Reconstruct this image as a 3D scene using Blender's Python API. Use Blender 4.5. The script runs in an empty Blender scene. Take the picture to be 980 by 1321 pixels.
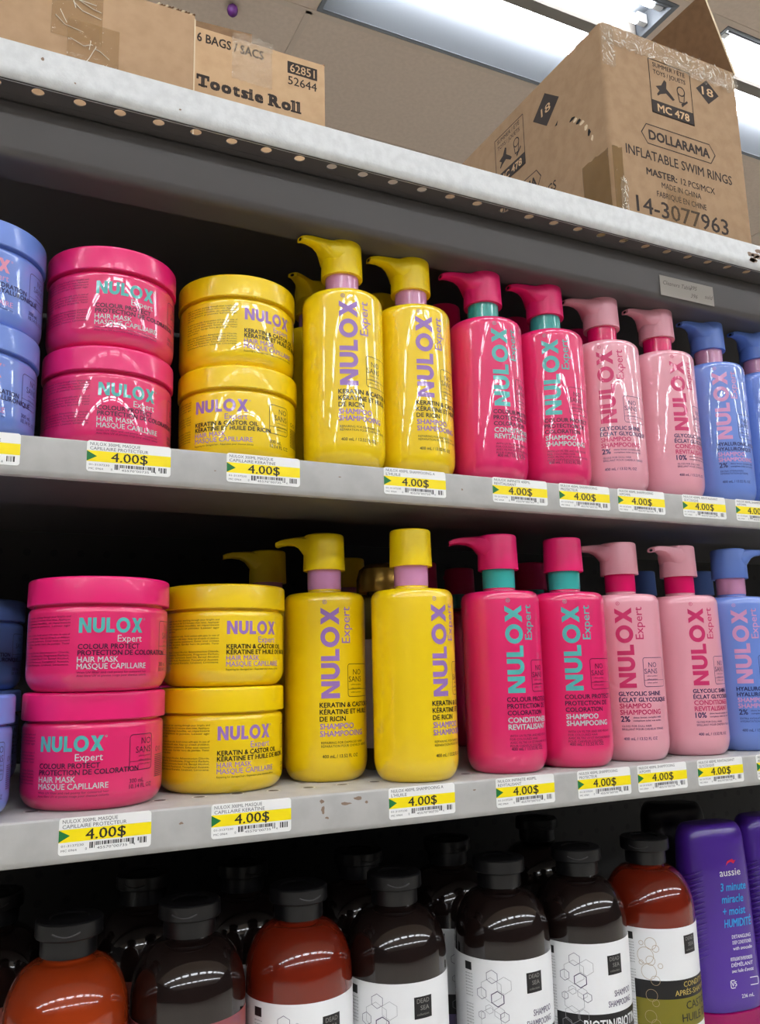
import bpy, bmesh, math, random
from mathutils import Vector, Matrix
random.seed(7)
SC = bpy.context.scene
COL = SC.collection
Z0 = 1.30                      # eye height: the shelf measurements below are millimetres from the eye
S = 0.001
PI = math.pi

# ------------------------------------------------------------------ camera
f_, r_, u_ = (Vector((0.4310431, 0.8838558, 0.18166113)), Vector((0.90040585, -0.43446156, -0.02263754)),
              Vector((-0.05891645, -0.1733265, 0.98310059)))
cd = bpy.data.cameras.new('camera'); cam = bpy.data.objects.new('camera', cd); COL.objects.link(cam)
cd.sensor_fit = 'HORIZONTAL'; cd.sensor_width = 36.0; cd.lens = 36.0 * 1090.97 / 980.0
cd.clip_start = 0.02; cd.clip_end = 100
m = Matrix.Identity(4)
for i in range(3):
    m[i][0] = r_[i]; m[i][1] = u_[i]; m[i][2] = -f_[i]
m[0][3], m[1][3], m[2][3] = 0.0, -0.570168, Z0
cam.matrix_world = m
SC.camera = cam

# ------------------------------------------------------------------ world, exposure
W = bpy.data.worlds.new('world'); SC.world = W; W.use_nodes = True
W.node_tree.nodes['Background'].inputs[0].default_value = (0.95, 0.97, 1.0, 1)
W.node_tree.nodes['Background'].inputs[1].default_value = 0.03
TUBE = 26.0
SC.view_settings.view_transform = 'Standard'; SC.view_settings.look = 'None'
SC.view_settings.exposure = 0.18; SC.view_settings.gamma = 1.0
SC.view_settings.use_curve_mapping = False

# ------------------------------------------------------------------ materials
def lin(c):
    c /= 255.0
    return c / 12.92 if c <= 0.04045 else ((c + 0.055) / 1.055) ** 2.4
def rgb(h):
    return (lin(int(h[0:2], 16)), lin(int(h[2:4], 16)), lin(int(h[4:6], 16)), 1)
MATS = {}
def mat(name, h, rough=0.5, metal=0.0, coat=0.0, alpha=1.0, emit=0.0, spec=0.5, bump=None, noise=None, trans=0.0):
    if name in MATS: return MATS[name]
    M = bpy.data.materials.new(name); M.use_nodes = True; MATS[name] = M
    nt = M.node_tree; b = nt.nodes['Principled BSDF']; c = rgb(h)
    b.inputs['Base Color'].default_value = c; b.inputs['Roughness'].default_value = rough
    b.inputs['Metallic'].default_value = metal; b.inputs['Coat Weight'].default_value = coat
    b.inputs['Coat Roughness'].default_value = 0.012; b.inputs['Specular IOR Level'].default_value = spec
    b.inputs['Alpha'].default_value = alpha
    b.inputs['Transmission Weight'].default_value = trans
    if emit:
        b.inputs['Emission Color'].default_value = c; b.inputs['Emission Strength'].default_value = emit
    tc = None
    if bump or noise:
        tc = nt.nodes.new('ShaderNodeTexCoord')
    if noise:      # (scale, detail, second colour, low, high)
        n = nt.nodes.new('ShaderNodeTexNoise'); n.inputs['Scale'].default_value = noise[0]; n.inputs['Detail'].default_value = noise[1]
        nt.links.new(tc.outputs['Object'], n.inputs['Vector'])
        r = nt.nodes.new('ShaderNodeValToRGB'); r.color_ramp.elements[0].position = noise[3]; r.color_ramp.elements[1].position = noise[4]
        r.color_ramp.elements[0].color = rgb(noise[2]); r.color_ramp.elements[1].color = c
        nt.links.new(n.outputs['Fac'], r.inputs['Fac']); nt.links.new(r.outputs['Color'], b.inputs['Base Color'])
    if bump:       # (scale, strength, distance)
        n = nt.nodes.new('ShaderNodeTexNoise'); n.inputs['Scale'].default_value = bump[0]; n.inputs['Detail'].default_value = 3
        nt.links.new(tc.outputs['Object'], n.inputs['Vector'])
        bp = nt.nodes.new('ShaderNodeBump'); bp.inputs['Strength'].default_value = bump[1]; bp.inputs['Distance'].default_value = bump[2]
        nt.links.new(n.outputs['Fac'], bp.inputs['Height']); nt.links.new(bp.outputs['Normal'], b.inputs['Normal'])
        if coat: nt.links.new(bp.outputs['Normal'], b.inputs['Coat Normal'])
    return M

# gloss plastics
def gloss(name, h): return mat(name, h, rough=0.34, coat=1.0, bump=(40, 0.05, 0.0005))
def satin(name, h): return mat(name, h, rough=0.38, spec=0.5)
def ink(name, h): return mat(name, h, rough=0.35, coat=0.35)
G = {'yellow': gloss('yellow_plastic', 'F2CE00'), 'pink': gloss('hot_pink_plastic', 'E21F68'),
     'rose': gloss('pale_pink_plastic', 'E49EAC'), 'blue': gloss('periwinkle_plastic', '6C8AD6')}
T = {'yellow': satin('yellow_cap', 'F0D000'), 'pink': satin('hot_pink_cap', 'E61E6E'),
     'rose': satin('pale_pink_cap', 'E3A0AE'), 'blue': satin('periwinkle_cap', '6484D2')}
LIDM = {'yellow': mat('yellow_lid', 'F2CE00', rough=0.3, coat=0.25), 'pink': mat('hot_pink_lid', 'E81C70', rough=0.3, coat=0.25), 'blue': mat('periwinkle_lid', '6C8AD6', rough=0.3, coat=0.25)}
K = {'lilac': mat('lilac_collar', 'D090C0', rough=0.2, coat=0.7), 'teal': mat('teal_collar', '3CB4AC', rough=0.2, coat=0.7),
     'magenta': mat('magenta_collar', 'E01468', rough=0.2, coat=0.7), 'blush': mat('blush_collar', 'D898B8', rough=0.2, coat=0.7)}
I = {'purple': ink('purple_ink', '9A72B8'), 'teal': ink('teal_ink', '52B2AE'), 'magenta': ink('magenta_ink', 'C82C66'),
     'palepink': ink('pale_pink_ink', 'CF92BC'), 'black': ink('black_ink', '1C1815'), 'plum': ink('dark_plum_ink', '3C0E36'),
     'navy': ink('navy_ink', '1E1F5A'), 'ice': ink('ice_ink', 'B8CFCD'), 'coral': ink('coral_ink', 'D88AA6')}
STEEL = mat('painted_steel', 'B4B3B0', rough=0.42, spec=0.4, noise=(60, 3, 'ACABA8', 0.35, 0.6), bump=(900, 0.05, 0.0003))
STEELTOP = mat('pale_top_lip', 'D8DADA', rough=0.33, spec=0.6, noise=(120, 4, 'CDCFCF', 0.38, 0.6), bump=(520, 0.22, 0.0005))  # paler, more textured steel than the other shelf fronts
STEELDARK = mat('underside_steel_shade', '524E4D', rough=0.42, spec=0.4)  # shelf steel darkened in colour to stand in for shade underneath
HOLE = mat('hole_black', '0B0A0A', rough=0.9)
RIM = mat('pale_rim', 'D9D6CF', rough=0.35)  # paler ring around each deck hole
RUST = mat('chipped_paint', '8A7564', rough=0.8)
WHITE = mat('label_white', 'EEEFF0', rough=0.4)
TAGW = mat('tag_paper', 'F1F1EF', rough=0.35)
TAGY = mat('tag_yellow', 'FBE400', rough=0.35)
TAGG = mat('tag_green', '14743A', rough=0.4)
TAGK = mat('tag_black', '17171B', rough=0.45)
TAGGREY = mat('tag_grey', '58585C', rough=0.45)
CARD = mat('cardboard', 'A98C6E', rough=0.85, spec=0.15, noise=(90, 6, 'A08366', 0.32, 0.62), bump=(700, 0.12, 0.0004))
CARDP = mat('tan_cardboard', 'BC9C7B', rough=0.85, spec=0.15, noise=(70, 6, 'B39372', 0.32, 0.62), bump=(700, 0.12, 0.0004))
CARDL = mat('pale_cardboard', 'CDAC86', rough=0.85, spec=0.15, noise=(90, 6, 'C5A37E', 0.32, 0.62), bump=(700, 0.12, 0.0004))
CARDIN = mat('cardboard_inside', '84684E', rough=0.9, spec=0.1, noise=(120, 5, '7A6048', 0.3, 0.6))
CARDEDGE = mat('cardboard_torn_edge', 'DCC9A8', rough=0.9)
PRINT = mat('carton_ink', '3C3430', rough=0.75, spec=0.2)
TAPE = mat('packing_tape', 'B89468', rough=0.08, coat=0.6, alpha=0.42, bump=(130, 0.5, 0.0016))
TAPEW = mat('crinkled_tape', 'D8C8AE', rough=0.06, coat=1.0, alpha=0.22, bump=(190, 0.9, 0.0028))
TAPEB = mat('brown_tape', '86683C', rough=0.12, coat=0.6, alpha=0.62, bump=(130, 0.4, 0.0014))

# ------------------------------------------------------------------ mesh builder (millimetres)
class MB:
    unit = 1.0  # vertex scale; shrinks the top shelf and its cartons about the camera
    def __init__(self): self.v = []; self.f = []; self.mi = []; self.mats = []
    def m(self, M):
        if M not in self.mats: self.mats.append(M)
        return self.mats.index(M)
    def add(self, vs, fs, M):
        o = len(self.v); i = self.m(M)
        self.v += [tuple(v) for v in vs]; self.f += [tuple(o + k for k in f) for f in fs]; self.mi += [i] * len(fs)
    def box(self, a, b, M):
        x0, y0, z0 = a; x1, y1, z1 = b
        self.add([(x0, y0, z0), (x1, y0, z0), (x1, y1, z0), (x0, y1, z0), (x0, y0, z1), (x1, y0, z1), (x1, y1, z1), (x0, y1, z1)],
                 [(3, 2, 1, 0), (4, 5, 6, 7), (0, 1, 5, 4), (1, 2, 6, 5), (2, 3, 7, 6), (3, 0, 4, 7)], M)
    def lathe(self, prof, M, n=64, sx=1.0, sy=1.0):
        vs = []; fs = []
        for (r, z) in prof:
            for k in range(n):
                a = 2 * PI * k / n; vs.append((r * math.cos(a) * sx, r * math.sin(a) * sy, z))
        for i in range(len(prof) - 1):
            for k in range(n):
                k2 = (k + 1) % n; fs.append((i * n + k, i * n + k2, (i + 1) * n + k2, (i + 1) * n + k))
        if prof[0][0] > 0: fs.append(tuple(range(n - 1, -1, -1)))
        if prof[-1][0] > 0: fs.append(tuple((len(prof) - 1) * n + k for k in range(n)))
        self.add(vs, fs, M)
    def prism_x(self, poly, x0, x1, M):     # cross-section (y, z) run along x
        n = len(poly); vs = [(x0, y, z) for y, z in poly] + [(x1, y, z) for y, z in poly]
        fs = [(k, k + n, (k + 1) % n + n, (k + 1) % n) for k in range(n)] + [tuple(range(n)), tuple(range(2 * n - 1, n - 1, -1))]
        self.add(vs, fs, M)
    def tube(self, pts, r, M, n=8):
        vs = []; fs = []
        for i, p in enumerate(pts):
            p = Vector(p); d = (Vector(pts[min(i + 1, len(pts) - 1)]) - Vector(pts[max(i - 1, 0)])).normalized()
            a = d.cross(Vector((0, 0, 1)));
            if a.length < 0.01: a = d.cross(Vector((0, 1, 0)))
            a.normalize(); b = d.cross(a); rr = r[i] if isinstance(r, (list, tuple)) else r
            for k in range(n):
                t = 2 * PI * k / n; vs.append(p + a * rr * math.cos(t) + b * rr * math.sin(t))
        for i in range(len(pts) - 1):
            for k in range(n): fs.append((i * n + k, i * n + (k + 1) % n, (i + 1) * n + (k + 1) % n, (i + 1) * n + k))
        fs.append(tuple(range(n))); fs.append(tuple((len(pts) - 1) * n + k for k in range(n - 1, -1, -1)))
        self.add(vs, fs, M)
    def mesh(self, name, smooth=True, angle=38):
        me = bpy.data.meshes.new(name)
        k = S * self.unit; me.from_pydata([(x * k, y * k, z * k) for x, y, z in self.v], [], self.f)
        for M in self.mats: me.materials.append(M)
        me.polygons.foreach_set('material_index', self.mi)
        bm = bmesh.new(); bm.from_mesh(me); 
        bmesh.ops.recalc_face_normals(bm, faces=[f for f in bm.faces if len(f.verts) > 0]) if not getattr(self, 'keep', False) else None
        bm.to_mesh(me); bm.free()
        if smooth:
            me.polygons.foreach_set('use_smooth', [True] * len(me.polygons)); me.set_sharp_from_angle(angle=math.radians(angle))
        me.update(); return me
    def build(self, name, parent=None, loc=None, smooth=True, angle=38):
        o = bpy.data.objects.new(name, self.mesh(name, smooth, angle)); COL.objects.link(o)
        if parent is not None: o.parent = parent
        if loc is not None: o.location = loc
        return o
def W3(x, y, z): return (x * S, y * S, Z0 + z * S)
def tag(o, label, cat, group=None):
    o['label'] = label; o['category'] = cat
    if group: o['group'] = group
    return o
def thing(name, label, cat, x, y, z, rz=0.0, group=None):
    o = bpy.data.objects.new(name, None); COL.objects.link(o); o.empty_display_size = 0.02
    o.location = W3(x, y, z); o.rotation_euler = (0, 0, rz); return tag(o, label, cat, group)
def structure(mb, name, smooth=False):
    o = mb.build(name, smooth=smooth); o.location = (0, 0, Z0); o['kind'] = 'structure'; return o
def copy_thing(src, name, label, x, y, z, rz, group=None):
    c = src.copy(); c.name = name; COL.objects.link(c); c.location = W3(x, y, z); c.rotation_euler = (0, 0, rz); c['label'] = label
    if group: c['group'] = group
    for ch in src.children:
        k = ch.copy(); COL.objects.link(k); k.parent = c
        for g in ch.children:
            q = g.copy(); COL.objects.link(q); q.parent = k
    return c

# ------------------------------------------------------------------ text and logo outlines as flat geometry (u to the right, v up, millimetres)
TXT = {}
def text2d(s, h, bold=0.0, shear=0.0, sx=1.0):
    key = (s, bold, shear)
    if key not in TXT:
        cu = bpy.data.curves.new('t', 'FONT'); cu.body = s; cu.size = 1.0; cu.resolution_u = 2; cu.shear = shear
        cu.dimensions = '2D'; cu.fill_mode = 'BOTH'
        o = bpy.data.objects.new('t', cu); me = bpy.data.meshes.new_from_object(o)
        vs = [(v.co.x, v.co.y) for v in me.vertices]; fs = [tuple(p.vertices) for p in me.polygons]
        if bold >= 0.01:       # heavier strokes: the outline laid down at a few small offsets
            sh = ((-bold * .55, -bold * .3), (bold * .55, bold * .3)) if bold < .03 else ((-bold * .6, -bold * .5), (bold * .6, -bold * .5), (bold * .6, bold * .5), (-bold * .6, bold * .5))
            n = len(vs); vs, fs = [(x + dx, y + dy) for dx, dy in sh for x, y in vs], [tuple(k + i * n for k in f) for i in range(len(sh)) for f in fs]
        TXT[key] = (vs, fs)
        bpy.data.objects.remove(o); bpy.data.curves.remove(cu); bpy.data.meshes.remove(me)
    vs, fs = TXT[key]
    k = h / CAP
    return [(x * k * sx, y * k) for x, y in vs], fs
CAP = 1.0
_v, _f = text2d('H', 1.0); CAP = max(y for x, y in _v) - min(y for x, y in _v)
def width(vs): return max(x for x, y in vs) if vs else 0
def fit(s, h, w=None, align='L', bold=0.0, shear=0.0):
    vs, fs = text2d(s, h, bold, shear)
    if not vs: return vs, fs
    x0 = min(x for x, y in vs); x1 = max(x for x, y in vs); k = (w / (x1 - x0)) if w else 1.0
    off = {'L': x0, 'R': x1, 'C': (x0 + x1) / 2}[align]
    return [((x - off) * k, y) for x, y in vs], fs
def letter(ch):     # heavy geometric capitals, cap height 1
    s = 0.25
    if ch == 'N': return [[(0, 0), (s, 0), (s, .62), (.60, 0), (.86, 0), (.86, 1), (.86 - s, 1), (.86 - s, .38), (s + .01, 1), (0, 1)]], .86
    if ch == 'L': return [[(0, 0), (.60, 0), (.60, .23), (s, .23), (s, 1), (0, 1)]], .60
    if ch == 'X': return [[(0, 0), (.29, 0), (.46, .27), (.63, 0), (.92, 0), (.61, .50), (.90, 1), (.61, 1), (.46, .74), (.31, 1), (.02, 1), (.31, .50)]], .92
    if ch == 'U':
        p = [(0, 1), (0, .40)] + [(.41 + .41 * math.cos(a), .40 + .41 * math.sin(a)) for a in [PI + PI * k / 14 for k in range(1, 14)]] + [(.82, .40), (.82, 1), (.82 - s, 1), (.82 - s, .40)]
        p += [(.41 + (.41 - s) * math.cos(a), .40 + (.41 - s) * math.sin(a)) for a in [2 * PI - PI * k / 14 for k in range(1, 14)]] + [(s, .40), (s, 1)]
        return [p], .82
    if ch == 'O':
        n = 32; out = []
        for k in range(n):
            a, b = 2 * PI * k / n, 2 * PI * (k + 1) / n
            out.append([(.52 + .52 * math.cos(a), .5 + .52 * math.sin(a)), (.52 + .52 * math.cos(b), .5 + .52 * math.sin(b)),
                        (.52 + .27 * math.cos(b), .5 + .28 * math.sin(b)), (.52 + .27 * math.cos(a), .5 + .28 * math.sin(a))])
        return out, 1.04
def logo2d(h, w):   # the wordmark, height h, total width w
    x = 0; vs = []; fs = []
    for ch in 'NULOX':
        polys, adv = letter(ch)
        for p in polys:
            fs.append(tuple(range(len(vs), len(vs) + len(p)))); vs += [(x + a, b) for a, b in p]
        x += adv + .10
    x -= .10
    return [(a * w / x, b * h) for a, b in vs], fs
def slice_u(vs, fs, step):       # cut flat geometry every `step` along u so that it can be bent
    bm = bmesh.new(); bv = [bm.verts.new((a, b, 0)) for a, b in vs]
    for f in fs:
        try: bm.faces.new([bv[k] for k in f])
        except ValueError: pass
    bm.normal_update(); bmesh.ops.triangulate(bm, faces=bm.faces[:])
    lo = min(a for a, b in vs); hi = max(a for a, b in vs); t = math.ceil(lo / step) * step
    while t < hi:
        bmesh.ops.bisect_plane(bm, geom=bm.verts[:] + bm.edges[:] + bm.faces[:], plane_co=(t, 0, 0), plane_no=(1, 0, 0)); t += step
    bm.verts.index_update(); out = [(v.co.x, v.co.y) for v in bm.verts], [tuple(v.index for v in f.verts) for f in bm.faces]
    bm.free(); return out
def rect2d(u0, v0, u1, v1): return [(u0, v0), (u1, v0), (u1, v1), (u0, v1)], [(0, 1, 2, 3)]
def frame2d(u0, v0, u1, v1, t, rad=2.0, seg=4):
    def ring(i):
        p = []
        for cx, cy, a0 in ((u1 - rad, v1 - rad, 0), (u0 + rad, v1 - rad, 90), (u0 + rad, v0 + rad, 180), (u1 - rad, v0 + rad, 270)):
            for k in range(seg + 1):
                a = math.radians(a0 + 90 * k / seg); r = rad - i; p.append((cx + r * math.cos(a), cy + r * math.sin(a)))
        return p
    a, b = ring(0), ring(t); n = len(a)
    return a + b, [(k, (k + 1) % n, (k + 1) % n + n, k + n) for k in range(n)]
def ring2d(cx, cy, r, t, n=6, a0=0.0):
    a = [(cx + r * math.cos(a0 + 2 * PI * k / n), cy + r * math.sin(a0 + 2 * PI * k / n)) for k in range(n)]
    b = [(cx + (r - t) * math.cos(a0 + 2 * PI * k / n), cy + (r - t) * math.sin(a0 + 2 * PI * k / n)) for k in range(n)]
    return a + b, [(k, (k + 1) % n, (k + 1) % n + n, k + n) for k in range(n)]
def roundrect2d(u0, v0, u1, v1, rad=2.0, seg=5):
    p = []
    for cx, cy, a0 in ((u1 - rad, v1 - rad, 0), (u0 + rad, v1 - rad, 90), (u0 + rad, v0 + rad, 180), (u1 - rad, v0 + rad, 270)):
        for k in range(seg + 1):
            a = math.radians(a0 + 90 * k / seg); p.append((cx + rad * math.cos(a), cy + rad * math.sin(a)))
    return p, [tuple(range(len(p)))]
def lifts(vs, fs):     # each stroke lies a hair above the one before, so that no two faces coincide
    p = list(range(len(vs)))
    def find(i):
        while p[i] != i: p[i] = p[p[i]]; i = p[i]
        return i
    for f in fs:
        r = find(f[0])
        for k in f[1:]: p[find(k)] = r
    ids = {}; return [0.0022 * ids.setdefault(find(i), len(ids)) for i in range(len(vs))]
def wrap(mb, g, M, R, u0=0, z0=0, lift=0.12, sl=0, sy=1.0):      # bend onto a cylinder; angle 0 faces -y
    vs, fs = g
    if not vs: return
    if sl: vs, fs = slice_u(vs, fs, sl)
    L = lifts(vs, fs)
    mb.add([((R + lift + l) * math.sin((u0 + a) / R), -(R + lift + l) * sy * math.cos((u0 + a) / R), z0 + b) for (a, b), l in zip(vs, L)], fs, M)
def flat_y(mb, g, M, x0, z0, y):      # on a plane facing -y
    vs, fs = g; mb.add([(x0 + a, y - l, z0 + b) for (a, b), l in zip(vs, lifts(vs, fs))], fs, M)
def flat_x(mb, g, M, y0, z0, x):      # on a plane facing -x; text runs towards -y
    vs, fs = g; mb.add([(x - l, y0 - a, z0 + b) for (a, b), l in zip(vs, lifts(vs, fs))], fs, M)
def rot90(g): vs, fs = g; return [(-b, a) for a, b in vs], fs

# ------------------------------------------------------------------ room shell
zC, zB, zA, zD = -84.9, 153.0, 432.0, -365.0
CEIL, FLOOR = 2400.0, -1300.0
TILE = mat('ceiling_tile', 'E2D0C1', rough=0.95, spec=0.1, noise=(60, 8, 'DCCABB', 0.38, 0.62), bump=(220, 0.2, 0.001))
TBAR = mat('ceiling_grid', 'D8C7B8', rough=0.6)
FL = mat('floor_tile', 'CFCABF', rough=0.4, noise=(5, 6, 'C6C1B6', 0.4, 0.6))
mb = MB(); mb.box((-9000, -10500, FLOOR - 60), (10500, 5000, FLOOR), FL); structure(mb, 'floor')
FX = [1028 + 1470 * k for k in range(-6, 6)]            # troffers along the aisle
FY = [1400 - 2700 * k for k in range(0, 4)]             # rows of troffers across the store
FW, FD = 1220, 575
def lit(ix, iy): return True
xs = sorted(set([-9000, 10500] + [x for x in FX] + [x + FW for x in FX])); ys = sorted(set([-10500, 5000] + [y for y in FY] + [y + FD for y in FY]))
mb = MB()
for i in range(len(xs) - 1):
    for j in range(len(ys) - 1):
        if xs[i] in FX and ys[j] in FY: continue
        mb.box((xs[i], ys[j], CEIL), (xs[i + 1], ys[j + 1], CEIL + 18), TILE)
for k in range(-6, 6):            # grid bars
    x = 1006 + 1470 * k / 1.0
    mb.box((x - 12, 1990, CEIL - 3), (x + 12, 5000, CEIL - 0.2), TBAR)
for y in (1990, 2600, 3210, 3820, 1385):
    mb.box((-9000, y - 12, CEIL - 3), (10500, y + 12, CEIL - 0.2), TBAR)
structure(mb, 'ceiling')

LAMPW = mat('troffer_enamel', '70747A', rough=0.4)
LAMPG = mat('ballast_cover_grey', '8C8680', rough=0.6)
LAMPB = mat('lamp_holder', 'DADADA', rough=0.4)
GLOW = mat('fluorescent_tube', 'F6FAFF', emit=TUBE)
def make_troffer():
    t = thing('ceiling_light', 'x', 'ceiling light', FX[6], FY[0], CEIL)
    mb = MB()   # sloped well
    a = [(0, 0, -4), (FW, 0, -4), (FW, FD, -4), (0, FD, -4)]
    b = [(18, 18, 0), (FW - 18, 18, 0), (FW - 18, FD - 18, 0), (18, FD - 18, 0)]
    c = [(24, 130, 78), (FW - 24, 130, 78), (FW - 24, FD - 130, 78), (24, FD - 130, 78)]
    d = [(0, 0, 80), (FW, 0, 80), (FW, FD, 80), (0, FD, 80)]
    vs = a + b + c + d; fs = []
    for q in (0, 4):
        for k in range(4): fs.append((q + k, q + (k + 1) % 4, q + 4 + (k + 1) % 4, q + 4 + k))
    fs.append((8, 9, 10, 11))
    for k in range(4): fs.append((k, 12 + k, 12 + (k + 1) % 4, (k + 1) % 4))
    fs.append((12, 15, 14, 13)); mb.add(vs, fs, LAMPW); mb.keep = True
    mb.box((20, 14, -5.5), (FW - 20, 20, -3), LAMPW); mb.box((20, FD - 20, -5.5), (FW - 20, FD - 14, -3), LAMPW)
    mb.build('housing', t, smooth=False)
    mb = MB(); mb.prism_x([(196, 6), (204, -2), (252, -2), (260, 6), (260, 70), (196, 70)], 30, FW - 30, LAMPG); mb.build('ballast_cover', t, smooth=False)
    for y in (62, 148, 296, 386):
        mb = MB()
        vs = []; n = 10; r = 16
        for x in (70, FW - 70):
            for k in range(n): vs.append((x, y + r * math.cos(2 * PI * k / n), 32 + r * math.sin(2 * PI * k / n)))
        mb.add(vs, [(k, (k + 1) % n, n + (k + 1) % n, n + k) for k in range(n)] + [tuple(range(n)), tuple(range(2 * n - 1, n - 1, -1))], GLOW)
        tb = mb.build('tube', t)
        for x0, x1 in ((26, 69.5), (FW - 69.5, FW - 26)):
            mb = MB(); mb.box((x0, y - 11, 20), (x1, y + 11, 60), LAMPB); mb.build('lamp_holder', tb, smooth=False)
    return t
tr = make_troffer()
tr['label'] = 'fluorescent ceiling light seen whole above the shelf between the two cartons'
LG = 'fluorescent lights in rows across the ceiling'
for j, y in enumerate(FY):
    for i, x in enumerate(FX):
        if j == 0 and i == 6: tr['group'] = LG; continue
        if j == 0 and i == 7: lb = 'fluorescent ceiling light behind the raised flap and right edge of the swim rings carton'
        elif j == 0: lb = 'fluorescent ceiling light in the row beyond the shelf, outside the picture'
        else: lb = 'fluorescent ceiling light over the aisle, out of the picture'
        copy_thing(tr, 'ceiling_light', lb, x, y, CEIL, 0, LG)

mb = MB(); mb.lathe([(0.1, -24), (9, -22), (17, -13), (20, 0), (18, 12), (10, 20), (4, 23), (3, 28)], mat('dark_purple_rubber', '5B1E6E', rough=0.5), 24)
o = mb.build('party_balloon'); o.location = W3(738, 2074, CEIL - 28); tag(o, 'small dark purple ball up against the ceiling, above the candy carton', 'ball')

# ------------------------------------------------------------------ shelves
X0, X1 = -320, 1320
CAM_SHIFT, CAM_SCALE = 22.8, 0.96        # the top shelf overhangs the others; it and its cartons are scaled down about the camera
def shelf_profile(top):
    return [(368, top), (3, top), (1.2, top - .5), (0.3, top - 1.5), (0, top - 3), (0, top - 23), (.4, top - 25), (1.6, top - 26.6), (4, top - 27.3), (94, top - 27.3), (96, top - 26), (96, top - 5), (368, top - 5)]
def oval(mb, x, y, z, rx, ry, M, n=16, lift=.1):
    mb.add([(x + rx * math.cos(2 * PI * k / n), y + ry * math.sin(2 * PI * k / n), z + lift) for k in range(n)], [tuple(range(n))], M)
def chip(mb, x, z, w, h, M, y=-.06, n=11):
    mb.add([(x + w * (0.55 + random.random() * .6) * math.cos(2 * PI * k / n) / 2, y, z + h * (0.5 + random.random() * .6) * math.sin(2 * PI * k / n) / 2) for k in range(n)], [tuple(range(n))], M)
SH = {}
for nm, z, lb in (('B', zB, 'grey steel shelf carrying the upper row of jars and pump bottles'), ('C', zC, 'grey steel shelf carrying the lower row of jars and pump bottles'),
                  ('D', zD, 'grey steel shelf under the dark shampoo bottles at the bottom')):
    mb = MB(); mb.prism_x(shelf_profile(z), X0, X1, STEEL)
    mb.box((X0, 4.5, z - 27.6), (X1, 94, z - 27.2), STEELDARK); mb.box((X0, 96, z - 5.3), (X1, 368, z - 4.9), STEELDARK)  # thin dark sheets paint the shade onto the shelf undersides
    if nm == 'C':
        x = -300 + 21
        while x < X1:
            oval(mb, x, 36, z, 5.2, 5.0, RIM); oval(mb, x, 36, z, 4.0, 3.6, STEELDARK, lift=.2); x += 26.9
        for (cx, cz, w, h) in ((228, -90, 4, 3), (229, -96, 3, 7), (246, -93, 9, 3), (256, -90, 8, 4), (262, -93, 3, 2), (232, -101, 3, 2), (131, -95, 3, 2), (352, -92, 3, 1.5)):
            chip(mb, cx, cz, w, h, RUST)
    if nm == 'B':
        for (cx, cz, w, h) in ((245, 142, 3, 1), (352, 140, 2, 2), (150, 139, 2, 1)): chip(mb, cx, cz, w, h, RUST)
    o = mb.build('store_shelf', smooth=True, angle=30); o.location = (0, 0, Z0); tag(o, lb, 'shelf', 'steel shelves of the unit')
# top shelf: tray with an upturned front lip, a row of round holes behind it, and a beam underneath
t = thing('store_shelf', 'bright steel top shelf with a row of round holes, carrying the cartons', 'shelf', 0, -CAM_SHIFT, 0, 0, 'steel shelves of the unit'); MB.unit = CAM_SCALE
mb = MB()
mb.prism_x([(0, 432), (0, 415), (.2, 411.5), (.9, 408.6), (2.1, 406.3), (3.6, 405.2), (5.4, 404.7), (5.4, 406), (4.1, 406.5), (3.0, 407.6), (2.1, 409.6), (1.6, 412), (1.5, 415), (1.5, 431.2)], X0, X1, STEELTOP)
for (cx, cz, w, h) in ((24, 424, 3, 3), (46, 412, 1.5, 1.5), (120, 413, 2, 2)): chip(mb, cx, cz, w, h, RUST)
for k in range(9): chip(mb, 712 + random.random() * 36, 412 + random.random() * 16, 9 + 9 * random.random(), 3 + 5 * random.random(), RUST)
mb.build('front_lip', t, smooth=True, angle=30)
mb = MB(); P = 28.0; x = 22.6 - P * 12; n = 24; hr = 4.3; hy = 10.7
while x < X1:
    def ring(z):
        inner = [(x + hr * math.cos(2 * PI * k / n), hy + hr * math.sin(2 * PI * k / n), z) for k in range(n)]
        outer = []
        for k in range(n):
            c, s = math.cos(2 * PI * k / n), math.sin(2 * PI * k / n); q = max(abs(c) / (P / 2), abs(s) / 7.3); px, py = c / q, s / q
            outer.append((x + px, (hy + py * (1 if py < 0 else 1.28)) if abs(abs(py) - 7.3) < 1e-6 or True else 0, z))
        return inner, outer
    i0, o0 = ring(404.8); i1, o1 = ring(405.8)
    corner = []
    vs = i0 + o0 + i1 + o1; fs = []
    for k in range(n):
        j = (k + 1) % n
        fs += [(k, j, n + j, n + k), (2 * n + k, 3 * n + k, 3 * n + j, 2 * n + j), (k, 2 * n + k, 2 * n + j, j)]
    # fill the four corner triangles of the cell
    for sx, sy in ((1, 1), (-1, 1), (-1, -1), (1, -1)):
        cyy = hy + (7.3 * 1.28 if sy > 0 else -7.3)
        ang = math.atan2(sy * 7.3, sx * P / 2); k = int(math.floor((ang % (2 * PI)) / (2 * PI / n)))
        for base, zz in ((n, 404.8), (3 * n, 405.8)):
            vs.append((x + sx * P / 2, cyy, zz)); fs.append((base + k, base + (k + 1) % n, len(vs) - 1))
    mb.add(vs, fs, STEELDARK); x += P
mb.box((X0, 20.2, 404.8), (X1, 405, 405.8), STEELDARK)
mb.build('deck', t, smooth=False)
mb = MB()
mb.prism_x([(27, 404.4), (25.5, 402), (25.5, 368), (26.2, 365), (28, 362.6), (31, 361.2), (35, 361), (58, 361), (58, 363), (36, 363), (31, 364.5), (29.5, 367), (29.5, 404.4)], X0, X1, STEELDARK)  # beam in the steel colour darkened for shade
x = 22.6 - P * 12
mb.build('support_beam', t, smooth=True, angle=30)
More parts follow.
